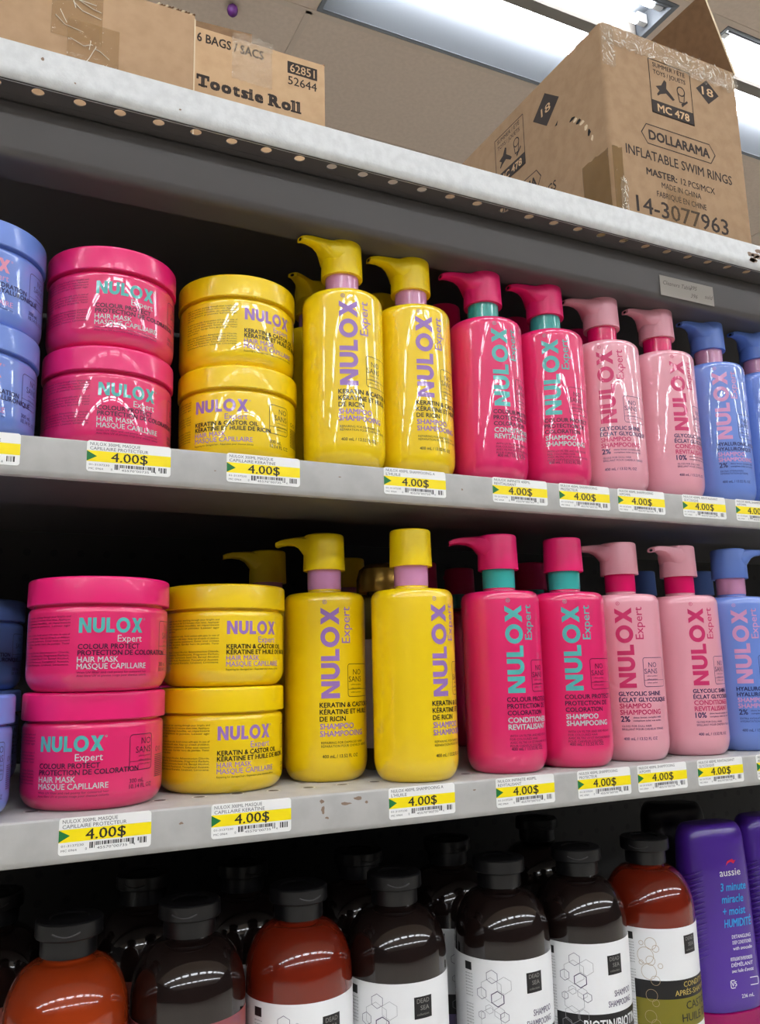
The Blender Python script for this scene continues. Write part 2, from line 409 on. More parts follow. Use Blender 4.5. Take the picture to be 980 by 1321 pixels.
mb = MB(); oval(mb, 0, 0, 0, 1, 1, HOLE)
# handwritten paper strip stuck on the beam
mb = MB(); PAPER = mat('aged_paper_strip', 'A29C94', rough=0.6)
mb.box((612, 24.6, 365.5), (686, 25.1, 387), PAPER)
PEN = mat('pencil_grey', '5C5650', rough=0.7)
for s, h, xx, zz in (('Cleaners Table', 4.4, 616, 377.5), ('395', 4.4, 653, 378.5), ('396', 4.4, 653, 369.5), ('sold', 4.4, 673, 372)):
    flat_y(mb, fit(s, h, shear=0.35), PEN, xx, zz, 24.5)
o = mb.build('paper_strip', smooth=False); MB.unit = 1.0; o.location = W3(0, -CAM_SHIFT, 0); tag(o, 'strip of paper with faint handwriting stuck under the top shelf, above the blue pump bottles', 'paper strip')

# pegboard back
PEG = bpy.data.materials.new('pegboard_paint'); PEG.use_nodes = True; nt = PEG.node_tree; b = nt.nodes['Principled BSDF']; b.inputs['Roughness'].default_value = 0.6
tc = nt.nodes.new('ShaderNodeTexCoord'); sp = nt.nodes.new('ShaderNodeSeparateXYZ'); nt.links.new(tc.outputs['Object'], sp.inputs[0])
def mth(op, a, bb=None):
    n = nt.nodes.new('ShaderNodeMath'); n.operation = op
    for i, q in enumerate((a, bb)):
        if q is None: continue
        if isinstance(q, (int, float)): n.inputs[i].default_value = q
        else: nt.links.new(q, n.inputs[i])
    return n.outputs[0]
def cell(sock, off): return mth('SUBTRACT', mth('MODULO', mth('ADD', sock, off), 0.0265), 0.01325)
dx = cell(sp.outputs[0], 1.06 - 0.0508 + 0.01325); dz = cell(sp.outputs[2], 1.06 - 0.100 + 0.01325)
dist = mth('SQRT', mth('ADD', mth('MULTIPLY', dx, dx), mth('MULTIPLY', dz, dz)))
mx = nt.nodes.new('ShaderNodeMix'); mx.data_type = 'RGBA'; nt.links.new(mth('LESS_THAN', dist, 0.0038), mx.inputs[0])
mx.inputs[6].default_value = rgb('1F1D1C'); mx.inputs[7].default_value = rgb('080707'); nt.links.new(mx.outputs[2], b.inputs['Base Color'])
mb = MB(); mb.box((X0, 369, -700), (X1, 375, 404), PEG); o = mb.build('pegboard_back', smooth=False); o.location = (0, 0, Z0)
tag(o, 'dark grey pegboard back panel behind the shelves', 'back panel')

# ------------------------------------------------------------------ price tags
def price_tag(x0, ztop, l1, l2, label, code='01-3137230', digits='45570"00735', h=21.0, w=55.0):
    mb = MB(); vs, fs = roundrect2d(0, -h, w, 0, 2.0); n = len(vs)
    mb.add([(a, -.35, b) for a, b in vs] + [(a, -.05, b) for a, b in vs], [tuple(range(n)), tuple(range(2 * n - 1, n - 1, -1))] + [(k, n + k, n + (k + 1) % n, (k + 1) % n) for k in range(n)], TAGW)
    y = -.42
    flat_y(mb, rect2d(0.02, -14.2, w - .02, -6.8), TAGY, 0, 0, y)
    mb.add([(0.03, y - .04, -7.0), (6.5, y - .04, -10.5), (0.03, y - .04, -14.0)], [(0, 1, 2)], TAGG)
    flat_y(mb, fit(l1, 2.1, 1.8 * len(l1), bold=.008), TAGGREY, 2.0, -3.2, y)
    flat_y(mb, fit(l2, 2.1, 1.8 * len(l2), bold=.008), TAGGREY, 2.0, -6.2, y)
    flat_y(mb, fit('4.00$', 6.0, 24, bold=.02), TAGK, 15.5, -13.5, y - .06)
    flat_y(mb, fit(code, 1.25, 13), TAGGREY, 1.6, -16.9, y)
    flat_y(mb, fit('MC 0964', 1.25, 9), TAGGREY, 1.6, -19.6, y)
    rnd = random.Random(hash(l1 + l2) % 1000 if False else len(l1) * 31 + len(l2))
    x = 18.0
    flat_y(mb, fit('0', 1.5), TAGGREY, 15.6, -19.6, y)
    while x < 52:
        ww = rnd.choice((.35, .35, .7, 1.0)); low = -18.8 if (x < 21.5 or x > 41 and x < 43.5 or x > 47) else -17.4
        if not (43.5 < x < 46.6): flat_y(mb, rect2d(x, low, x + ww, -15.2), TAGK, 0, 0, y)
        x += ww + rnd.choice((.35, .35, .6))
    flat_y(mb, fit(digits, 1.5, 18), TAGGREY, 22.5, -19.7, y); flat_y(mb, fit('4', 1.5), TAGGREY, 44.2, -19.7, y)
    o = mb.build('price_tag', smooth=False); o.location = W3(x0, 0, ztop)
    return tag(o, label, 'price tag', 'price tags on the shelf edges')
TB = [(-31.3, 'NULOX 300ML MASQUE', 'CAPILLAIRE HYALURONIQUE', '4.00$ price tag cut off at the left edge, under the upper blue jars'),
      (64.0, 'NULOX 300ML MASQUE', 'CAPILLAIRE PROTECTEUR', '4.00$ price tag MASQUE CAPILLAIRE PROTECTEUR under the upper pink jars'),
      (158.2, 'NULOX 300ML MASQUE', 'CAPILLAIRE KERATINE', '4.00$ price tag MASQUE CAPILLAIRE KERATINE under the upper yellow jars'),
      (281.8, 'NULOX 400ML SHAMPOOING A', "L'HUILE", '4.00$ price tag under the upper yellow pump bottles'),
      (381.0, 'NULOX INFINITE 400ML', 'REVITALISANT', '4.00$ price tag REVITALISANT under the upper hot pink conditioner'),
      (448.6, 'NULOX 400ML SHAMPOOING', 'PROTECTEUR', '4.00$ price tag under the upper hot pink shampoo'),
      (513.0, 'NULOX 400ML SHAMPOOING', 'A/POMPE', '4.00$ price tag under the upper pale pink shampoo'),
      (590.0, 'NULOX 400ML REVITALISANT', 'GLYCOLIQUE', '4.00$ price tag under the upper pale pink conditioner and first blue bottle'),
      (658.5, 'NULOX 400ML SHAMPOOING', 'A/POMPE', '4.00$ price tag at the right end of the upper shelf edge, cut off')]
TCt = [(57.0, 'NULOX 300ML MASQUE', 'CAPILLAIRE PROTECTEUR', '4.00$ price tag MASQUE CAPILLAIRE PROTECTEUR under the lower pink jars'),
       (150.5, 'NULOX 300ML MASQUE', 'CAPILLAIRE KERATINE', '4.00$ price tag MASQUE CAPILLAIRE KERATINE under the lower yellow jars'),
       (279.6, 'NULOX 400ML SHAMPOOING A', "L'HUILE", '4.00$ price tag under the lower right yellow pump bottle'),
       (371.0, 'NULOX INFINITE 400ML', 'REVITALISANT', '4.00$ price tag REVITALISANT under the lower hot pink conditioner'),
       (449.0, 'NULOX 400ML SHAMPOOING', 'PROTECTEUR', '4.00$ price tag under the lower hot pink shampoo'),
       (511.8, 'NULOX 400ML SHAMPOOING', 'A/POMPE', '4.00$ price tag under the lower pale pink shampoo'),
       (579.6, 'NULOX 400ML REVITALISANT', 'GLYCOLIQUE', '4.00$ price tag under the lower pale pink conditioner'),
       (652.0, 'NULOX 400ML SHAMPOOING', 'A/POMPE', '4.00$ price tag at the right end of the lower shelf edge, cut off')]
for a in TB: price_tag(a[0], zB - .2, *a[1:])
for a in TCt: price_tag(a[0], zC - .4, *a[1:], h=21.6)

# ------------------------------------------------------------------ pump bottles
ABS = {
 'yellow_shampoo': ('yellow', 'lilac', 'purple', 'black', 'purple', ['KERATIN & CASTOR OIL', 'KÉRATINE ET HUILE', 'DE RICIN'], ['SHAMPOO', 'SHAMPOOING'], None, ['REPAIRING FOR DAMAGED HAIR', 'RÉPARATION POUR CHEVEUX ABÎMÉS']),
 'pink_conditioner': ('pink', 'teal', 'teal', 'plum', 'ice', ['COLOUR PROTECT', 'PROTECTION DE', 'COLORATION'], ['CONDITIONER', 'REVITALISANT'], None, ['WITH UV FILTER AND RED PEONY', 'FOR COLOURED HAIR', 'AVEC FILTRE UV ET PIVOINE ROUGE', 'POUR CHEVEUX COLORÉS']),
 'pink_shampoo': ('pink', 'teal', 'teal', 'plum', 'ice', ['COLOUR PROTECT', 'PROTECTION DE', 'COLORATION'], ['SHAMPOO', 'SHAMPOOING'], None, ['WITH UV FILTER AND RED PEONY', 'FOR COLOURED HAIR', 'AVEC FILTRE UV ET PIVOINE ROUGE', 'POUR CHEVEUX COLORÉS']),
 'rose_shampoo': ('rose', 'magenta', 'magenta', 'navy', 'magenta', ['GLYCOLIC SHINE', 'ÉCLAT GLYCOLIQUE'], ['SHAMPOO', 'SHAMPOOING'], '2%', ['GLOSS FOR DULL HAIR', 'BRILLANT POUR CHEVEUX TERNES']),
 'rose_conditioner': ('rose', 'magenta', 'magenta', 'navy', 'magenta', ['GLYCOLIC SHINE', 'ÉCLAT GLYCOLIQUE'], ['CONDITIONER', 'REVITALISANT'], '10%', ['GLOSS FOR DULL HAIR', 'BRILLANT POUR CHEVEUX TERNES']),
 'blue_shampoo': ('blue', 'blush', 'palepink', 'navy', 'palepink', ['HYALURONIC HYDRATION', 'HYALURONIQUE'], ['SHAMPOO', 'SHAMPOOING'], '2%', ['EXTRA HYDRATION', 'HYDRATATION EXTRÊME']),
}
PROTO = {}
def ell(r0, z0, r1, z1, n, up):          # quarter ellipse between two profile points
    out = []
    for k in range(1, n + 1):
        a = PI / 2 * k / n
        out.append((r0 + (r1 - r0) * math.sin(a), z0 + (z1 - z0) * (1 - math.cos(a))) if up else (r0 + (r1 - r0) * (1 - math.cos(a)), z0 + (z1 - z0) * math.sin(a)))
    return out
def bottle_body(kind):
    col, _, lg, tx, ty, l1, l2, pc, small = ABS[kind]; R = 33.0
    mb = MB(); prof = [(0.01, 1.5), (20, 1.2), (22.5, 0), (24, 0)] + ell(24, 0, R, 17, 8, True) + [(R, 60), (R, 100), (R, 138)] + ell(R, 138, 27.5, 145.6, 6, False) + [(20, 146.8), (15, 147.4), (13.6, 148.2), (13.4, 151)]
    mb.lathe(prof, G[col], 72)
    wrap(mb, rot90(logo2d(14.6, 70)), I[lg], R, 14.6, 63, sl=1.6)
    wrap(mb, rot90(fit('Expert', 7.4, 28.5, bold=.012)), I[lg], R, 24.2, 105, sl=1.6)
    wrap(mb, ring2d(3.2, 137, 1.7, .35, 16), I[lg], R, 0, 0); wrap(mb, fit('R', 1.6), I[lg], R, 2.6, 136.2)
    z = 56.2
    for s in l1: wrap(mb, fit(s, 3.5, bold=.036), I[tx], R, -1.4, z); z -= 5.2
    z = 40.0 if len(l1) == 3 else 45.6
    for s in l2: wrap(mb, fit(s, 4.0, bold=.034), I[ty], R, -1.2, z); z -= 5.4
    if pc:
        z -= .6; wrap(mb, fit(pc, 4.6, bold=.03), I[tx], R, -1.0, z)
        for k, s in enumerate(('shine boost complex with', 'complexe éclat aux acides')): wrap(mb, fit(s, 1.4, 27, bold=.01), I[tx], R, 9.5 + (2.5 if pc == '10%' else 0), z + 2.9 - 2.7 * k)
        z -= 4.6
    else: z -= .2
    for s in small: wrap(mb, fit(s, 1.7, bold=.004), I[tx], R, -.4, z); z -= 2.6
    wrap(mb, fit('400 mL / 13.52 FL OZ', 2.4, 30, bold=.02), I[tx], R, .4, 18.6)
    wrap(mb, frame2d(21.5, 63.5, 47, 89, .45, 2.2), I[tx], R, 0, 0, sl=2.5)
    wrap(mb, fit('NO', 4.2, align='R'), I[tx], R, 36, 80.5); wrap(mb, fit('SANS', 4.2, align='R'), I[tx], R, 36.6, 75)
    for k in range(3): wrap(mb, fit('sulfates parabens', 1.2, align='R'), I[tx], R, 36.4, 72.4 - 2.9 * k)
    wrap(mb, rect2d(22, 69.2, 46.6, 69.5), I[tx], R, 0, 0, sl=2.5)
    return mb
def spout(mb, M):
    secs = [(8, 172, 194.6, 15.2), (13.5, 175.0, 194.6, 12.6), (17, 179.5, 194.6, 9.8), (21, 184.6, 194.5, 7.6), (26, 187.3, 194.3, 6.2), (33, 188.2, 193.8, 5.2), (38, 187.8, 192.8, 4.6), (41.5, 186.8, 191.3, 4.3)]
    vs = []; n = 12
    for x, z0, z1, hw in secs:
        zc, hh = (z0 + z1) / 2, (z1 - z0) / 2
        for k in range(n):
            a = 2 * PI * k / n; c, s = math.cos(a), math.sin(a)
            vs.append((x, hw * math.copysign(abs(c) ** .6, c), zc + hh * math.copysign(abs(s) ** .6, s)))
    fs = [(i * n + k, i * n + (k + 1) % n, (i + 1) * n + (k + 1) % n, (i + 1) * n + k) for i in range(len(secs) - 1) for k in range(n)]
    fs += [tuple(range(n)), tuple((len(secs) - 1) * n + k for k in range(n))]
    mb.add(vs, fs, M)
    mb.add([(41.62, 1.9 * math.cos(2 * PI * k / 10), 189.0 + 1.3 * math.sin(2 * PI * k / 10)) for k in range(10)], [tuple(range(10))], HOLE)
def pump_bottle(kind, x, y, zs, nang, spout_deg, label, group):
    """nang: how far the left edge of the lettering is turned from the eye (degrees); spout_deg: heading of the spout"""
    rz = -math.atan2(x, y + 570.2) + math.radians(nang)
    name = {'yellow': 'yellow', 'pink': 'pink', 'rose': 'pale_pink', 'blue': 'blue'}[ABS[kind][0]] + '_pump_bottle'
    if kind not in PROTO:
        t = thing(name, label, 'bottle', x, y, zs, rz, group)
        bottle_body(kind).build('bottle_body', t)
        col, kc = ABS[kind][0], ABS[kind][1]
        mb = MB(); mb.lathe([(13.0, 149.2), (13.9, 149.2), (13.9, 166.3), (12.5, 166.8)], K[kc], 48); mb.build('collar', t)
        mb = MB(); mb.lathe([(12, 165.2), (17.2, 165), (17.3, 165.6), (17.0, 175), (16.6, 192.6)] + ell(16.6, 192.6, 14.8, 194.8, 4, False) + [(6, 195.2), (0.01, 195.3)], T[col], 56)
        spout(mb, T[col]); mb.build('pump_head', t)
        PROTO[kind] = t
    else:
        t = copy_thing(PROTO[kind], name, label, x, y, zs, rz, group)
    for c in t.children:
        if c.name.startswith('pump_head'): c.rotation_euler = (0, 0, math.radians(spout_deg) - rz)
    return t
GU, GL, GB = 'pump bottles along the front of the upper row', 'pump bottles along the front of the lower row', 'pump bottles standing further back on the shelves'
for a in [('yellow_shampoo', 263.8, 33.2, zB, -4.6, 194, 'left yellow pump bottle of the upper row, beside the yellow jars', GU),
          ('yellow_shampoo', 330.6, 37.0, zB, 5.5, 184, 'right yellow pump bottle of the upper row, next to the hot pink conditioner', GU),
          ('pink_conditioner', 402.8, 34.0, zB, 10.5, 176, 'hot pink CONDITIONER pump bottle of the upper row with teal collar', GU),
          ('pink_shampoo', 471.6, 34.0, zB, -7.7, 183, 'hot pink SHAMPOO pump bottle of the upper row with teal collar', GU),
          ('rose_shampoo', 539.4, 34.5, zB, -11, 174, 'pale pink SHAMPOO pump bottle of the upper row with magenta collar', GU),
          ('rose_conditioner', 610.5, 34.5, zB, 16.9, 183, 'pale pink CONDITIONER pump bottle of the upper row, next to the blue one', GU),
          ('blue_shampoo', 684.7, 38.0, zB, 2.5, 185, 'left blue pump bottle of the upper row, whole lettering showing', GU),
          ('blue_shampoo', 757.0, 38.0, zB, 6, 186, 'blue pump bottle at the right edge of the upper row, cut off', GU),
          ('yellow_shampoo', 263.5, 78.4, zC, -5.5, 140, 'left yellow pump bottle of the lower row, set further back beside the yellow jars', GL),
          ('yellow_shampoo', 321.3, 34.0, zC, 26, 62, 'right yellow pump bottle of the lower row, turned so its front looks blank', GL),
          ('pink_conditioner', 407.0, 36.0, zC, 6, 156, 'hot pink CONDITIONER pump bottle of the lower row with teal collar', GL),
          ('pink_shampoo', 475.3, 34.5, zC, -6.6, 50, 'hot pink SHAMPOO pump bottle of the lower row with its spout turned away', GL),
          ('rose_shampoo', 545.8, 42.0, zC, -11.5, 150, 'pale pink SHAMPOO pump bottle of the lower row with magenta collar', GL),
          ('rose_conditioner', 619.8, 42.0, zC, 9.1, 192, 'pale pink CONDITIONER pump bottle of the lower row, next to the blue one', GL),
          ('blue_shampoo', 689.0, 42.0, zC, -4, 332, 'blue pump bottle of the lower row at the right edge, spout pointing right', GL)]:
    pump_bottle(*a)
for a in [('yellow_shampoo', 270, 113, zB, 60, 222, 'shaded yellow pump bottle behind the left front yellow one on the upper shelf, spout showing', GB),
          ('yellow_shampoo', 337, 112, zB, 60, 90, 'shaded yellow pump cap just visible between the two front yellow bottles, upper shelf', GB),
          ('pink_conditioner', 405, 108, zB, 60, 160, 'shaded dark red pump cap between the upper yellow and hot pink bottles', GB),
          ('pink_conditioner', 488, 108, zB, 60, 80, 'shaded dark red pump cap between the two upper hot pink bottles', GB),
          ('pink_shampoo', 567, 108, zB, 60, 80, 'shaded dark pink pump cap behind the upper hot pink shampoo, beside the pale pink', GB),
          ('yellow_shampoo', 250, 185, zC, 70, 170, 'shaded yellow pump bottle behind the lower yellow jars', GB),
          ('yellow_shampoo', 345, 215, zC, 70, 80, 'shaded yellow pump cap right of the lower left yellow bottle, further back', GB),
          ('pink_conditioner', 435, 225, zC, 70, 80, 'shaded dark red pump cap left of the lower hot pink conditioner, nearer one', GB),
          ('pink_conditioner', 505, 262, zC, 70, 80, 'shaded dark red pump cap just left of the lower hot pink conditioner', GB),
          ('pink_shampoo', 556, 195, zC, 70, 80, 'shaded dark pink pump bottle between the two lower hot pink bottles', GB),
          ('blue_shampoo', 748, 230, zC, 70, 80, 'shaded navy pump cap between the two lower pale pink bottles', GB),
          ('blue_shampoo', 823, 210, zC, 70, 80, 'shaded blue pump bottle between the lower pale pink conditioner and the blue bottle', GB)]:
    pump_bottle(*a)

# ------------------------------------------------------------------ hair mask jars
JAR = {'pink': ('teal', 'plum', 'ice', ['COLOUR PROTECT', 'PROTECTION DE COLORATION'], ['With UV filter and red peony for coloured hair', 'Avec filtre UV et pivoine rouge pour cheveux colorés']),
       'yellow': ('purple', 'black', 'purple', ['KERATIN & CASTOR OIL', 'KÉRATINE ET HUILE DE RICIN'], ['Repairing for damaged hair / Réparation pour cheveux abîmés']),
       'blue': ('coral', 'navy', 'palepink', ['HYALURONIC HYDRATION', 'HYDRATATION HYALURONIQUE'], ['Extra hydration for dry hair / Hydratation pour cheveux secs'])}
BLURB = [['apply to wet hair, working through your lengths and', 'ends, leave on for 2-3 minutes then rinse. Appliquer', 'sur les cheveux mouillés, en répartissant', 'sur longueurs et pointes. Laisser agir', 'puis rincer.'],
         ['for external use only. Avoid contact with eyes. In case of', 'contact rinse with water. Keep out of reach of children.', 'Usage externe seulement. Éviter tout contact', 'avec les yeux. Garder hors de portée. Tenir', 'loin des enfants.'],
         ['Aqua, Cetearyl Alcohol, Behentrimonium Chloride,', 'Glycerin, Dimethicone, Fragrance Parfum,', 'Ricinus Communis Seed Oil, Benzyl Alcohol,', 'Citric Acid, Panthenol, Tocopheryl Acetate,', 'Hydrolyzed Keratin, Linalool, Limonene.']]
JP = {}
def jar_body(col):
    lg, tx, ty, l1, small = JAR[col]; R = 46.0; mb = MB()
    prof = [(.01, 1.5), (33, 1.2), (35, 0), (36.5, 0)] + ell(36.5, 0, R, 12.5, 8, True) + [(R, 30), (R, 50.5)] + ell(R, 50.5, 43.6, 54.6, 5, False) + [(42.6, 54.8), (42.6, 58)]
    mb.lathe(prof, G[col], 96)
    wrap(mb, logo2d(9.6, 41.5), I[lg], R, 0, 37.3, sl=2.0)
    wrap(mb, ring2d(42.8, 46.2, .7, .2, 12), I[lg], R, 0, 0)
    wrap(mb, fit('Expert', 4.4, 17, align='R', bold=.008), I[ty if col != 'yellow' else lg], R, 41.2, 31.4)
    z = 27.0
    for s in l1: wrap(mb, fit(s, 3.1, bold=.034), I[tx], R, -.2, z); z -= 4.0
    z = 18.6
    for s in ('HAIR MASK', 'MASQUE CAPILLAIRE'): wrap(mb, fit(s, 3.5, 25.5 if s == 'HAIR MASK' else 45.5, bold=.016), I[ty], R, -.4, z); z -= 4.3
    z = 11.6
    for s in small: wrap(mb, fit(s, 1.3, 46), I[tx], R, -.4, z); z -= 2.1
    z = 47.4
    for par in BLURB:
        for s in par: wrap(mb, fit(s, 1.25, 44 if len(s) > 34 else None, align='R') if len(s) > 34 else fit(s, 1.25), I[tx], R, -5.5 if len(s) > 34 else -49.5, z); z -= 1.95
        z -= 1.6
    wrap(mb, frame2d(58.5, 23, 78, 46, .45, 2.4), I[tx], R, 0, 0, sl=2.5)
    wrap(mb, fit('NO', 4.0, align='R'), I[tx], R, 76.5, 39.5); wrap(mb, fit('SANS', 4.0, align='R'), I[tx], R, 76.8, 34)
    for k in range(3): wrap(mb, fit('sulfates parabens', 1.1, align='R'), I[tx], R, 76.6, 31.6 - 2.6 * k)
    wrap(mb, rect2d(59, 28.6, 77.6, 28.9), I[tx], R, 0, 0, sl=2.5)
    wrap(mb, fit('300 mL', 2.6, bold=.01), I[tx], R, 59, 15.5); wrap(mb, fit('10.14 FL OZ', 2.6, bold=.01), I[tx], R, 59, 12)
    wrap(mb, ring2d(84.5, 35, 1.7, .5, 12), I[tx], R); wrap(mb, ring2d(89, 35, 1.5, .5, 12), I[tx], R)
    for k in range(12): wrap(mb, rect2d(82, 17 + k * 1.25, 97, 17.6 + k * 1.25), I[tx], R, sl=2.5)
    return mb
def jar(col, x, y, zs, nang, label, group, az=None):
    rz = -math.atan2(x, y + 570.2) + math.radians(nang)
    if col not in JP:
        t = thing(col + '_jar', label, 'jar', x, y, zs, rz, group)
        jar_body(col).build('jar_body', t)
        mb = MB(); mb.lathe([(42.8, 56.4), (46.4, 56.2), (47, 56.8), (46.8, 71.8)] + ell(46.8, 71.8, 44.6, 74, 4, False) + [(20, 74.2), (.01, 74.2)], LIDM[col], 96); mb.build('lid', t)
        JP[col] = t
    else: t = copy_thing(JP[col], col + '_jar', label, x, y, zs, rz, group)
    return t
GJ = 'hair mask jars stacked in pairs'
H = 74.3
yj = 62.0
jar('pink', 84.6, 62.0, zB, -8.4, 'lower jar of the pink pair on the upper shelf', GJ)
jar('pink', 84.8, 60.0, zB + H, -14, 'top jar of the pink pair on the upper shelf', GJ)
jar('yellow', 184.4, 63.0, zB, -42.2, 'lower jar of the yellow pair on the upper shelf, logo turned left', GJ)
jar('yellow', 184.2, 66.0, zB + H, 7, 'top jar of the yellow pair on the upper shelf, logo turned right', GJ)
jar('blue', -12.0, 45.0, zB, -24, 'lower blue jar at the left edge of the upper shelf', GJ)
jar('blue', -10.6, 50.0, zB + H, -24, 'top blue jar at the left edge of the upper shelf', GJ)
jar('pink', 82.8, 56.7, zC, -43.9, 'lower jar of the pink pair on the lower shelf, standing on the shelf edge', GJ)
jar('pink', 82.4, 48.0, zC + H, -15.5, 'top jar of the pink pair on the lower shelf', GJ)
jar('yellow', 178.5, 79.5, zC, -3.3, 'lower jar of the yellow pair on the lower shelf', GJ)
jar('yellow', 179.0, 78.0, zC + H, 2.9, 'top jar of the yellow pair on the lower shelf', GJ)
jar('blue', -16.0, 35.0, zC, -36, 'blue jar at the left edge of the lower shelf, front one', GJ)
jar('blue', -2, 230.0, zC, -20, 'shaded blue jar at the back left of the lower shelf, bottom of its stack', 'shaded jars at the back of the lower shelf')
jar('blue', -2, 232.0, zC + H, -20, 'shaded blue jar at the back left of the lower shelf, top of its stack', 'shaded jars at the back of the lower shelf')
jar('pink', 190, 250.0, zC, 60, 'shaded red lidded jar far back behind the lower yellow jars, bottom one', 'shaded jars at the back of the lower shelf')
jar('pink', 190, 250.0, zC + H, 60, 'shaded red lidded jar far back behind the lower yellow jars, top one', 'shaded jars at the back of the lower shelf')

t = thing('domed_jar', 'lilac grey jar with a domed lid behind the front blue jar, lower shelf, left edge', 'jar', -18, 134, zC, 0)
mb = MB(); mb.lathe([(.01, 1), (34, 0)] + ell(34, 0, 44, 12, 6, True) + [(44, 56), (42, 58)], G['blue'], 64); mb.build('jar_body', t)
mb = MB(); mb.lathe([(42, 58.4), (45, 58.6), (45, 64)] + ell(45, 64, 8, 88, 12, False) + [(.01, 88.4)], mat('lilac_grey_plastic', '8E90C0', rough=.25, coat=.5), 64); mb.build('lid', t)

# gold capped bottle between the two lower yellow bottles
t = thing('gold_capped_bottle', 'dark bottle with gold cap and cream label between the two lower yellow pump bottles', 'bottle', 338, 122, zC, 0)
mb = MB(); mb.lathe([(.01, 0), (25, 0), (27, 3), (27, 140), (24, 146), (14, 150), (14, 153)], mat('dark_olive_plastic', '5C5020', rough=0.25, coat=.6), 40); mb.build('bottle_body', t)
mb = MB(); mb.lathe([(13, 152), (23, 152), (23.5, 153), (23.5, 164), (21, 173), (14, 178), (.01, 179)], mat('gold_cap', 'B08A3C', rough=0.25, metal=.7), 40); mb.build('cap', t)
mb = MB(); mb.lathe([(27.2, 18), (27.3, 18), (27.3, 110), (27.2, 110)], mat('cream_label', 'E4D8BE', rough=.5), 40); mb.build('label_wrap', t)

# ------------------------------------------------------------------ dark shampoo bottles on the bottom shelf
BODY = {'amber': mat('orange_red_liquid_bottle', '9C3611', rough=0.14, spec=0.25, coat=1.0), 'red': mat('deep_red_liquid_bottle', '74200E', rough=0.14, spec=0.25, coat=1.0), 'dark': mat('dark_brown_bottle', '1E1412', rough=0.14, spec=0.25, coat=1.0)}
CAPK = mat('black_cap', '0F0E10', rough=0.38)
SQK = mat('label_black', '141315', rough=.4); LAV = mat('label_lavender', '7C6C9C', rough=.4); OLV = mat('label_olive', '7C7418', rough=.4)
GOLD = mat('label_gold', 'C8B060', rough=.4); TAN = mat('label_tan', 'B09A7C', rough=.4); GREYL = mat('label_grey', 'A0A0A4', rough=.4); VIO = mat('label_violet', '3C2858', rough=.4)
CORAL = mat('label_coral', 'A8564C', rough=.4, noise=(60, 5, '8C4A58', .35, .65)); COCO = mat('label_coconut_brown', '84463C', rough=.4); LTXT = mat('label_pale_text', 'E8DED4', rough=.4)
SQTXT = mat('label_square_text', '8E8C88', rough=.4)
def dome_body(mb, M):
    mb.lathe([(.01, 1), (33, 0), (36, .6), (39, 3), (40, 7), (40, 60), (40, 142)] + ell(40, 142, 17.0, 179, 14, False) + [(15.4, 180.5), (15.2, 183)], M, 72)
def square_mark(mb, R, u, z, s=15):
    wrap(mb, rect2d(0, 0, s, s), SQK, R, u, z, .14, sl=3)
    for k, (q, hh, ww) in enumerate((('DEAD', 3.0, 10.5), ('SEA', 3.0, 7.5), ('collection', 1.6, 10))): wrap(mb, fit(q, hh, ww), SQTXT, R, u + (2.2 if k != 1 else 5), z + (10.6, 5.8, 2.2)[k], .26)
